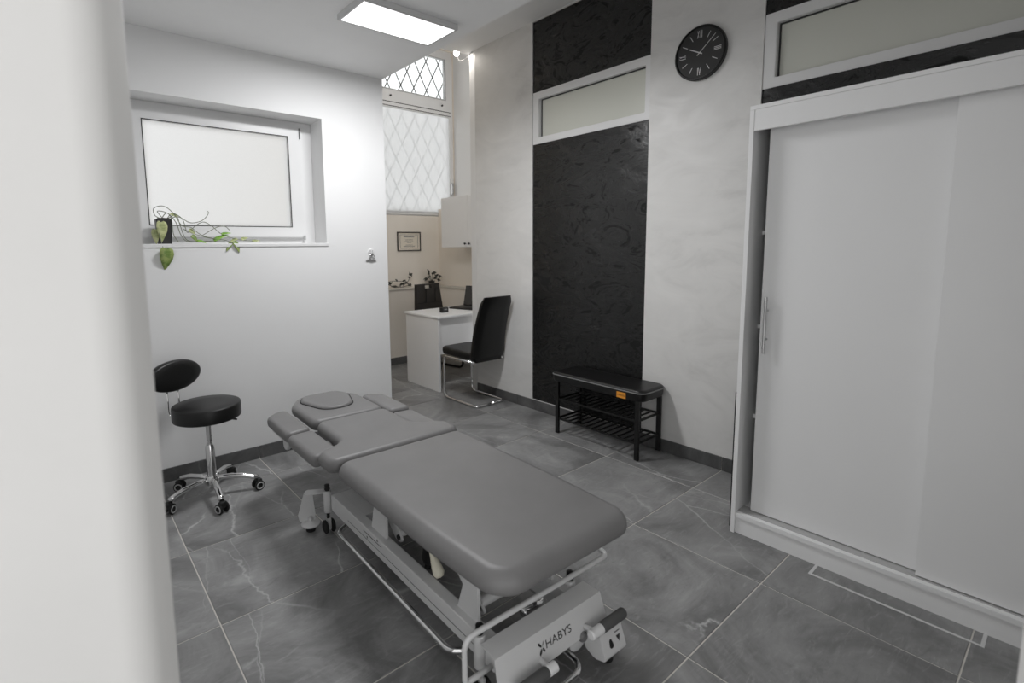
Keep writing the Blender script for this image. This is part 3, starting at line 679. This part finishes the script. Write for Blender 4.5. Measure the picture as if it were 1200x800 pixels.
for d in (-.036, .036):
    q = bc+rb_*d-nb*.026
    obj('backrest_rod', tube(fillet([q+Vector((0, 0, -.02)), q+Vector((0, 0, -.17)), Vector((q.x, q.y, .462)), Vector((q.x*.45, q.y*.45, .462))], .03), .006, 8), 'chrome', S, smooth=True)

# ------------------------------------------------------------------ cantilever chair by the stucco wall
Cx, Cy = 2.945, 3.55
def chair_seat_bm(w, y0, y1, z0, z1): return cushion([(-w, y0), (w, y0), (w*.97, y1), (-w*.97, y1)], [.03, .03, .06, .06], z0, z1, .028, .006)
CH = thing('cantilever_chair', 'black leather cantilever chair with chrome runners against the stucco wall', 'chair', (Cx, Cy, 0))
obj('seat', chair_seat_bm(.188, -.19, .285, .418, .492), 'leather_black', CH, smooth=True)
def back_panel(w0, w1, z0, z1, yb, yt, th, n=10, handle=False):
    """upholstered slab with a gentle S curve, leaning back from (yb,z0) to (yt,z1)"""
    bm = bmesh.new(); grid = {}
    m = 8
    for side in (0, 1):
        for i in range(n+1):
            t = i/n; z = z0+(z1-z0)*t; y = yb+(yt-yb)*t+.022*math.sin(PI*t*1.15); w = w0+(w1-w0)*t
            e = 1-min(1, min(t, 1-t)/.05); w -= .018*e*e
            for j in range(m+1):
                s = -1+2*j/m; ed = max(0, (abs(s)-.86)/.14); k = th/2*(1-.55*ed*ed)*(1-.5*e*e)
                grid[side, i, j] = bm.verts.new((s*w, y+(k if side else -k), z))
    for side in (0, 1):
        for i in range(n):
            for j in range(m): bm.faces.new((grid[side, i, j], grid[side, i+1, j], grid[side, i+1, j+1], grid[side, i, j+1]))
    for i in range(n):
        for j in (0, m): bm.faces.new((grid[0, i, j], grid[1, i, j], grid[1, i+1, j], grid[0, i+1, j]))
    for j in range(m):
        for i in (0, n): bm.faces.new((grid[0, i, j], grid[0, i, j+1], grid[1, i, j+1], grid[1, i, j]))
    return bm
obj('backrest', back_panel(.192, .168, .425, .985, -.185, -.315, .058), 'leather_black', CH, smooth=True, sharp=60)
for s in (-1, 1):
    x = s*.168
    obj('runner_leg', tube(fillet([(x, -.20, .405), (x, .245, .405), (x, .245, .013), (x, -.225, .013), (x*.02, -.225, .013)], [0, .05, .06, .045, 0], 7), .0115, 12), 'chrome', CH, smooth=True)
obj('seat_crossbar', box(-.165, .165, -.17, -.14, .398, .416, .003), 'black_metal', CH)
obj('back_bracket', box(-.15, .15, -.205, -.18, .400, .430, .003), 'black_metal', CH)

# chair behind the desk
C2 = thing('desk_chair', 'dark brown leather chair with a grip cut-out behind the white desk', 'chair', (3.375, 5.00, 0), math.radians(8))
bk = bmesh.new()
ol = [(-.155, .0), (.205, .0), (.160, .30), (-.168, .30)]
bp = wall_holes(lambda a, b, d: (a*(1.0-.55*(b-.72)), -.12+d+(b-.66)*.10, b), (-.205, .205), (.46, .99), [(-.062, .058, .935, .975)], .045)
obj('backrest', bp, 'leather_brownblack', C2)
for x in (-.075, .070): obj('backrest_seam', box(x-.003, x+.003, -.137, -.125, .78, .94), 'black_rubber', C2).rotation_euler = (0, 0, 0)
obj('backrest_seam', box(-.185, .185, -.118, -.108, .775, .781), 'black_rubber', C2)
obj('seat', cushion([(-.21, -.12), (.21, -.12), (.20, .0-.50), (-.20, -.50)], [.03, .03, .05, .05], .42, .49, .028, .004), 'leather_brownblack', C2, smooth=True)
for s in (-1, 1):
    obj('runner_leg', tube(fillet([(s*.18, -.15, .40), (s*.18, -.46, .40), (s*.18, -.46, .014), (s*.18, -.02, .014), (0, -.02, .014)], [0, .05, .06, .05, 0], 6), .013, 10), 'black_metal', C2, smooth=True)

# ------------------------------------------------------------------ desk and what stands on it
D = thing('desk', 'small white laminate desk with panel ends in the alcove', 'desk', (3.36, 4.25, 0))
obj('desktop', box(-.535, .52, -.305, .305, .722, .748, .008, 3), 'laminate', D)
for x in (-.525, .485): obj('side_panel', box(x, x+.024, -.290, .285, 0, .7215, .001), 'laminate', D)
obj('front_panel', box(-.50, .484, -.245, -.225, .36, .7215), 'laminate', D)
obj('drawer_box', box(.24, .484, -.20, .26, .55, .7215, .002), 'laminate', D)
lp = thing('laptop', 'black laptop standing open on the white desk', 'laptop', (3.49, 4.36, .749), math.radians(-76))
lp.location = (3.47, 4.27, .749)
obj('keyboard_base', box(-.175, .175, -.125, .125, 0, .016, .004), 'black_plastic', lp)
sc = obj('screen', box(-.165, .165, -.004, .004, 0, .225, .003), 'black_plastic', lp); sc.matrix_local = Matrix.Translation((0, .125, .012)) @ Matrix.Rotation(math.radians(-14), 4, 'X')
dp = obj('display', box(-.155, .155, -.0048, -.0042, .012, .215), 'screen_grey', sc)
kb = obj('keys', box(-.145, .145, -.03, .09, .016, .0168), 'screen_grey', lp)
ch = thing('card_holder', 'small black card holder at the desk edge', 'card holder', (3.075, 4.185, .749), math.radians(8))
obj('holder_body', box(-.045, .045, -.022, .022, 0, .050, .004), 'black_plastic', ch); obj('card_slot', box(-.040, .040, -.004, .012, .050, .0515), 'dark_line', ch)
obj('holder_print', box(-.018, .022, -.0228, -.0218, .026, .036), 'card_grey', ch)

# wall cabinet
K = thing('wall_cabinet', 'white two-door wall cabinet with small knobs above the desk', 'cabinet', (3.60, 4.43, 1.41))
obj('carcass', box(.018, .318, -.495, .49, 0, .575, .001), 'laminate', K)
for y0, y1, ky in ((-.494, -.002, -.035), (.002, .489, .035)):
    d = obj('door', box(0, .0175, y0, y1, .002, .573, .0015), 'laminate', K)
    obj('knob', lathe([(0, 0), (.006, 0), (.006, .010), (.011, .014), (.011, .022), (0, .024)], 12, mat=Matrix.Translation((0, ky, .040)) @ Matrix.Rotation(-PI/2, 4, 'Y')), 'dark_line', d, smooth=True, sharp=40)

# framed certificate
cf = thing('framed_certificate', 'small framed certificate hanging on the cream wall', 'picture', (3.458, YF, 1.49), 0)
obj('frame', frame(lambda a, b, d: (a, -.016+d, b), -.170, .170, -.118, .118, .012, .0155, .001), 'frame_dark', cf)
obj('sheet', box(-.160, .160, -.008, -.004, -.108, .108), 'paper', cf)
obj('printed_border', frame(lambda a, b, d: (a, -.0088+d, b), -.130, .130, -.085, .085, .004, .0008), 'grey_knob', cf)
for z, w, h in ((.052, .075, .010), (.018, .055, .005), (.000, .065, .003), (-.015, .03, .006), (-.045, .05, .004), (-.058, .085, .004), (-.066, .08, .003)):
    obj('print_line', box(-w, w, -.0090, -.0078, z, z+h), 'card_grey' if h > .006 else 'grey_knob', cf)

# chrome hook on the window wall
hk = thing('wall_hook', 'small chrome ring hook on the plain white wall', 'hook', (1.886, YB, 1.365))
obj('rose', lathe([(0, 0), (.024, 0), (.026, .004), (.022, .010), (0, .012)], 20, mat=Matrix.Translation((0, 0, .020)) @ Matrix.Rotation(PI/2, 4, 'X')), 'white_plastic', hk, smooth=True, sharp=40)
for x, z in ((-.010, .026), (.008, .026), (-.010, .012), (.006, .012)): obj('rose_hole', cyl((x, -.0095, z), (x, -.0125, z), .003, 8), 'dark_line', hk)
obj('ring', tube([(math.cos(a*PI/8)*.020, -.016, -.020+math.sin(a*PI/8)*.020) for a in range(16)], .004, 8, closed=True), 'chrome', hk, smooth=True)
obj('bar', box(-.045, .040, -.012, -.0002, -.045, -.040, .001), 'brushed_steel', hk)

# ------------------------------------------------------------------ wall clock
c = thing('wall_clock', 'round black wall clock with silver Roman numerals and hands', 'clock', (XR, 1.607, 2.552))
Mc = basis((0, 0, 0), (0, -1, 0), (0, 0, 1))        # local x to the right, y up, z out of the wall
R = .157
rim = obj('rim', lathe([(.0, 0), (R-.010, 0), (R-.001, .004), (R, .010), (R, .030), (R-.004, .035), (R-.010, .036), (R-.012, .033), (R-.013, .027), (0, .027)], 56, mat=Mc), 'black_plastic', c, smooth=True, sharp=35)
obj('face', lathe([(0, .0270), (R-.0135, .0270), (R-.0135, .0278), (0, .0278)], 56, mat=Mc), 'dark_line', c)
def mark(ang, r0, r1, w, off=0.0, z=.0284, sk=0.0):
    d = Vector((math.sin(ang), math.cos(ang))); p = Vector((d.y, -d.x))
    o = [d*r0+p*(off-w/2-sk), d*r0+p*(off+w/2-sk), d*r1+p*(off+w/2+sk), d*r1+p*(off-w/2+sk)]
    return prism([(q.x, q.y) for q in o], .0279, z, Mc)
for h in range(12):
    a = h*PI/6
    if h % 3: obj('hour_bar', mark(a, .088, .124, .0036), 'silver_print', c)
def numeral(h, strokes):
    for off, sk, w in strokes: obj('numeral_stroke', mark(h*PI/6, .086, .128, w, off, sk=sk), 'silver_print', c)
numeral(0, ((-.012, .0045, .0032), (-.012, -.0045, .0022), (.002, 0, .0036), (.010, 0, .0036)))
numeral(3, ((-.0075, 0, .0036), (0, 0, .0036), (.0075, 0, .0036)))
numeral(6, ((-.006, .004, .0030), (-.000, -.004, .0030), (.009, 0, .0036)))
numeral(9, ((-.010, 0, .0036), (.004, .0045, .0032), (.004, -.0045, .0022)))
obj('hour_hand', prism([(q.x, q.y) for q in [Matrix.Rotation(math.radians(61), 2) @ Vector(p) for p in ((-.003, -.018), (.003, -.018), (.003, .072), (-.003, .072))]], .0288, .0298, Mc), 'silver_print', c)
obj('minute_hand', prism([(q.x, q.y) for q in [Matrix.Rotation(math.radians(-48), 2) @ Vector(p) for p in ((-.0022, -.020), (.0022, -.020), (.0014, .126), (-.0014, .126))]], .0302, .0312, Mc), 'silver_print', c)
obj('hub', lathe([(0, .028), (.0045, .028), (.0045, .0325), (0, .0325)], 14, mat=Mc), 'silver_print', c)

# ------------------------------------------------------------------ shoe bench
B = thing('shoe_bench', 'black padded shoe bench with slatted shelves and an orange tag', 'bench', (2.997, 2.140, 0))
HX, HY = .135, .338
obj('cushion', cushion([(-.150, -.385), (.145, -.385), (.145, .385), (-.150, .385)], [.06, .06, .04, .04], .400, .476, .020, .008), 'leather_black', B, smooth=True)
welt = fillet([(-.1515, -.3865, .457), (.1465, -.3865, .457), (.1465, .3865, .457), (-.1515, .3865, .457)], [.06, .06, .04, .04], 8, closed=True)
obj('piping', tube(welt, .0042, 8, closed=True), 'stitch', B, smooth=True)
obj('tag', box(-.1535, -.150, -.262, -.192, .405, .444, .001), 'orange_tag', B, label='small orange label with dark word')
tg = bpy.data.objects['tag']
obj('tag_lettering', text_bm('VASAGLE', .0155, basis((-.1537, -.227, .425), (0, -1, 0), (0, 0, 1)), .0003, align='CENTER'), 'tag_ink', tg)
for sx in (-1, 1):
    for sy in (-1, 1):
        x, y = sx*(HX-.005), sy*HY
        obj('leg', box(x-.011, x+.011, y-.014, y+.014, .004, .402, .002), 'black_metal', B)
        obj('leg_glide', cyl((x, y, 0), (x, y, .006), .008, 10), 'pvc_grey', B)
for z in (.118, .268):
    for sx in (-1, 1): obj('shelf_rail', box(sx*(HX-.005)-.006, sx*(HX-.005)+.006, -HY+.013, HY-.013, z-.007, z+.007, .002), 'black_metal', B)
    for sy in (-1, 1): obj('shelf_rail', box(-HX+.012, HX-.012, sy*HY-.006, sy*HY+.006, z-.007, z+.007, .002), 'black_metal', B)
    for k in range(12):
        y = -HY+(k+1)*2*HY/13
        obj('slat', box(-HX+.008, HX-.008, y-.0055, y+.0055, z-.003, z+.004), 'black_metal', B)

# ------------------------------------------------------------------ sliding wardrobe
WD = thing('wardrobe', 'tall white wardrobe with two sliding doors and a slim bar handle', 'wardrobe', (2.486, 1.036, 0))
wy, wdp, wh = 1.43, .655, 2.02
obj('side_panel', box(0, wdp, -.019, 0, 0, wh-.0185, .001), 'laminate', WD); obj('side_panel', box(0, wdp, -wy, -wy+.019, 0, wh-.0185, .001), 'laminate', WD)
obj('top_panel', box(0, wdp, -wy, 0, wh-.018, wh, .001), 'laminate', WD)
obj('back_board', box(wdp-.006, wdp-.001, -wy+.019, -.019, .10, wh-.018), 'laminate', WD)
obj('fascia', box(.002, .020, -wy+.019, -.019, wh-.110, wh-.0185, .001), 'laminate', WD)
obj('plinth', box(.012, .030, -wy+.019, -.019, 0, .082), 'laminate', WD)
obj('bottom_panel', box(.004, wdp-.007, -wy+.019, -.019, .082, .104, .001), 'laminate', WD)
obj('track', box(.030, .10, -wy+.02, -.02, .104, .108), 'pvc_grey', WD); obj('track', box(.024, .10, -wy+.02, -.02, wh-.045, wh-.0185), 'laminate', WD)
d1 = obj('door', box(.070, .088, -.775, -.062, .112, wh-.050, .001), 'laminate', WD)
d2 = obj('door', box(.036, .054, -wy+.02, -.684, .112, wh-.050, .001), 'laminate', WD)
for k in range(3): obj('shelf', box(.15, wdp-.008, -wy/2-.2, -.02, .55+.45*k, .568+.45*k), 'laminate', WD)
hb = obj('handle', tube([(.040, -.092, .900), (.040, -.092, 1.165)], .006, 10), 'brushed_steel', d1, smooth=True, sharp=40, label='slim brushed steel bar handle')
for z in (.965, 1.10): obj('handle_post', cyl((.041, -.092, z), (.070, -.092, z), .0045, 8), 'brushed_steel', d1)
bd = tag(obj('black_board', box(2.535, 3.05, 1.044, 1.062, 0, .69, .001), 'black_metal'), 'thin black board standing between wardrobe side and bench', 'board')

# ------------------------------------------------------------------ plants
def leaf_bm(ln, w, cup=.25, droop=.25):
    """heart-shaped leaf, base at origin, tip along +x, folded along the midrib, with thickness"""
    half = [(0, .0), (-.06, .20), (.02, .42), (.22, .50), (.45, .44), (.68, .28), (.86, .12), (1, 0)]
    bm = bmesh.new(); mid = []; L_, R_ = [], []
    for lay, dz in ((0, .0008), (1, -.0008)):
        for t, y in half:
            mid.append(bm.verts.new((t*ln if t > 0 else 0, 0, -droop*ln*t*t+dz)))
            for s, A in ((1, L_), (-1, R_)):
                A.append(bm.verts.new((t*ln, s*y*2*w/2, -droop*ln*t*t + cup*abs(y)*w + dz)))
    n = len(half)
    for lay in (0, 1):
        for A in (L_, R_):
            for i in range(n-1):
                q = [mid[lay*n+i], mid[lay*n+i+1], A[lay*n+i+1], A[lay*n+i]]; bm.faces.new(q)
    for A in (L_, R_):
        for i in range(n-1): bm.faces.new((A[i], A[i+1], A[n+i+1], A[n+i]))
    bmesh.ops.remove_doubles(bm, verts=bm.verts[:], dist=1e-5)
    return bm
def put_leaf(parent, mat, base, tip, w, up=(0, -1, .3), name='leaf', cup=.25, droop=.2):
    b = Vector(base); d = Vector(tip)-b; ln = d.length; x = d.normalized(); z = Vector(up); z = (z-x*z.dot(x)).normalized(); y = z.cross(x)
    m = Matrix((x, y, z)).transposed().to_4x4(); m.translation = b
    o = obj(name, leaf_bm(ln, w, cup, droop), mat, parent, smooth=True); o.matrix_local = m; return o
def spline(pts, n=5):
    P = [Vector(p) for p in pts]; P = [P[0]*2-P[1]]+P+[P[-1]*2-P[-2]]; out = []
    for i in range(1, len(P)-2):
        for k in range(n):
            t = k/n; a, b, c_, d = P[i-1], P[i], P[i+1], P[i+2]
            out.append(.5*((2*b)+(-a+c_)*t+(2*a-5*b+4*c_-d)*t*t+(-a+3*b-3*c_+d)*t**3))
    return out+[P[-2]]
WP = thing('potted_vine', 'trailing green vine in a black pot on the window sill', 'plant', (.535, 3.585, WZ0+.001))
pot = obj('pot', prism([(p.x, p.y) for p in fillet([(-.042, -.042, 0), (.042, -.042, 0), (.042, .042, 0), (-.042, .042, 0)], .010, 4, closed=True)], 0, .148), 'pot_black', WP)
for vv in pot.data.vertices:
    k = .82+.18*vv.co.z/.148; vv.co.x *= k; vv.co.y *= k
obj('soil', lathe([(0, .1485), (.036, .1485), (.030, .156), (0, .158)], 12), 'soil', WP)
stems = [
 [(-.01, 0, .15), (.02, -.03, .185), (.06, -.045, .13), (.085, -.04, .05), (.12, -.05, .012), (.20, -.055, .016), (.33, -.05, .010)],
 [(.0, -.01, .15), (-.03, -.03, .195), (.03, -.06, .17), (.04, -.06, .06), (.065, -.05, .012)],
 [(.02, .0, .15), (.05, -.02, .185), (.10, -.03, .15), (.12, -.035, .07), (.155, -.04, .10), (.21, -.04, .135), (.26, -.045, .11), (.31, -.06, .06), (.40, -.06, .028), (.53, -.045, .012)],
 [(.02, .01, .15), (.07, -.01, .175), (.085, -.02, .12), (.11, -.03, .03), (.16, -.04, .012), (.25, -.04, .012)],
 [(-.01, -.01, .15), (-.045, -.03, .17), (-.05, -.055, .21), (.0, -.07, .222), (.05, -.06, .18), (.09, -.055, .11), (.14, -.05, .10), (.19, -.06, .055), (.26, -.07, .03)],
 [(.03, 0, .15), (.08, -.02, .165), (.14, -.03, .13), (.20, -.035, .14), (.235, -.035, .17), (.248, -.035, .195), (.238, -.035, .205)],
 [(-.02, -.02, .15), (-.04, -.06, .12), (-.035, -.085, .04), (-.022, -.098, -.04), (-.012, -.104, -.075)],
 [(.10, -.03, .09), (.16, -.04, .06), (.24, -.055, .035), (.33, -.075, .02), (.37, -.098, -.005)],
 [(.20, -.04, .05), (.28, -.05, .10), (.33, -.06, .11), (.36, -.06, .085)],
]
for s in stems: obj('stem', tube(spline(s), .0022, 6), 'stem_grey', WP, smooth=True)
put_leaf(WP, 'leaf_pale', (-.022, -.072, .128), (-.020, -.088, .008), .062, (.25, -1, .2))
put_leaf(WP, 'leaf_pale', (-.052, -.060, .085), (-.056, -.075, -.002), .045, (-.2, -1, .2))
put_leaf(WP, 'leaf_green', (-.010, -.105, -.030), (-.022, -.112, -.160), .078, (.15, -1, .1))
put_leaf(WP, 'leaf_bright', (.265, -.06, .020), (.345, -.075, .068), .034, (.1, -.6, .8))
put_leaf(WP, 'leaf_bright', (.31, -.062, .058), (.365, -.07, .075), .024, (.1, -.6, .8))
put_leaf(WP, 'leaf_green', (.375, -.085, .010), (.405, -.108, -.055), .040, (.4, -1, .2))
put_leaf(WP, 'leaf_green', (.36, -.085, .005), (.318, -.108, -.045), .030, (-.3, -.8, .5))
put_leaf(WP, 'leaf_pale', (.40, -.06, .03), (.345, -.085, .012), .028, (0, -.5, .9))
put_leaf(WP, 'leaf_pale', (.43, -.06, .025), (.475, -.05, .045), .026, (0, -.7, .7))
put_leaf(WP, 'leaf_pale', (.50, -.045, .014), (.55, -.05, .024), .022, (0, -.6, .8))
put_leaf(WP, 'leaf_green', (.14, -.05, .05), (.175, -.06, .012), .030, (.2, -.9, .4))
put_leaf(WP, 'leaf_bright', (.17, -.055, .018), (.215, -.075, .010), .030, (.1, -.5, .9))
put_leaf(WP, 'leaf_pale', (.075, -.02, .165), (.035, -.035, .185), .030, (0, -.7, .7))
put_leaf(WP, 'leaf_pale', (.13, -.045, .085), (.165, -.055, .06), .030, (0, -.8, .6))

LV = thing('trailing_plant', 'dark trailing ivy lying along the stone ledge', 'plant', (3.20, 5.335, .9245))
rnd = random.Random(3)
vines = [[(-.22, 0, .01), (-.12, -.01, .05), (-.02, 0, .02), (.08, -.01, .012), (.20, 0, .03)],
         [(-.20, .01, .012), (-.08, .0, .085), (.04, -.01, .085), (.14, .0, .07), (.22, .01, .02)],
         [(-.15, -.01, .01), (-.10, -.02, .06), (-.06, 0, .03), (.0, -.02, .015), (.10, -.02, .05), (.20, -.01, .05)],
         [(.10, 0, .02), (.17, 0, .07), (.20, 0, .11), (.23, -.01, .14), (.19, -.01, .155)]]
for s in vines: obj('stem', tube(spline(s), .003, 6), 'stem_dark', LV, smooth=True)
for k in range(22):
    s = spline(rnd.choice(vines)); p = s[rnd.randrange(2, len(s))]; a = rnd.uniform(0, 2*PI)
    put_leaf(LV, 'leaf_dark', p, p+Vector((math.cos(a)*.045, -.012, abs(math.sin(a))*.032+.004)), rnd.uniform(.022, .034), (rnd.uniform(-.4, .4), -.8, .6))
P2 = thing('potted_plant', 'small dark leafy plant on the ledge behind the desk chair', 'plant', (3.74, 5.345, .9245))
obj('pot', lathe([(0, 0), (.032, 0), (.042, .062), (.044, .066), (.038, .066), (.036, .058), (0, .058)], 18), 'pot_black', P2, smooth=True, sharp=40)
for s, tips in (([(0, 0, .058), (-.02, -.01, .11), (-.045, -.01, .17)], 1), ([(0, 0, .058), (.01, -.01, .12), (-.01, -.02, .165), (.02, -.02, .17)], 1), ([(0, 0, .058), (.03, -.01, .10), (.07, -.01, .13), (.10, -.02, .125)], 1), ([(0, 0, .058), (-.04, -.01, .10), (-.075, -.01, .10)], 1), ([(0, 0, .058), (.03, -.02, .09), (.075, -.03, .08)], 1)):
    st = spline(s); obj('stem', tube(st, .0025, 6), 'stem_dark', P2, smooth=True)
    e = st[-1]; dv = (st[-1]-st[-3]).normalized()
    put_leaf(P2, 'leaf_dark', e, e+dv*.055, .032, (0, -.8, .6)); m_ = st[len(st)//2]
    put_leaf(P2, 'leaf_dark', m_, m_+Vector((.04*(1 if e.x > 0 else -1), -.02, .03)), .030, (0, -.8, .6))
    put_leaf(P2, 'leaf_dark', e, e+Vector((dv.x*.03-.02, -.02, -.03)), .026, (0, -.9, .4))
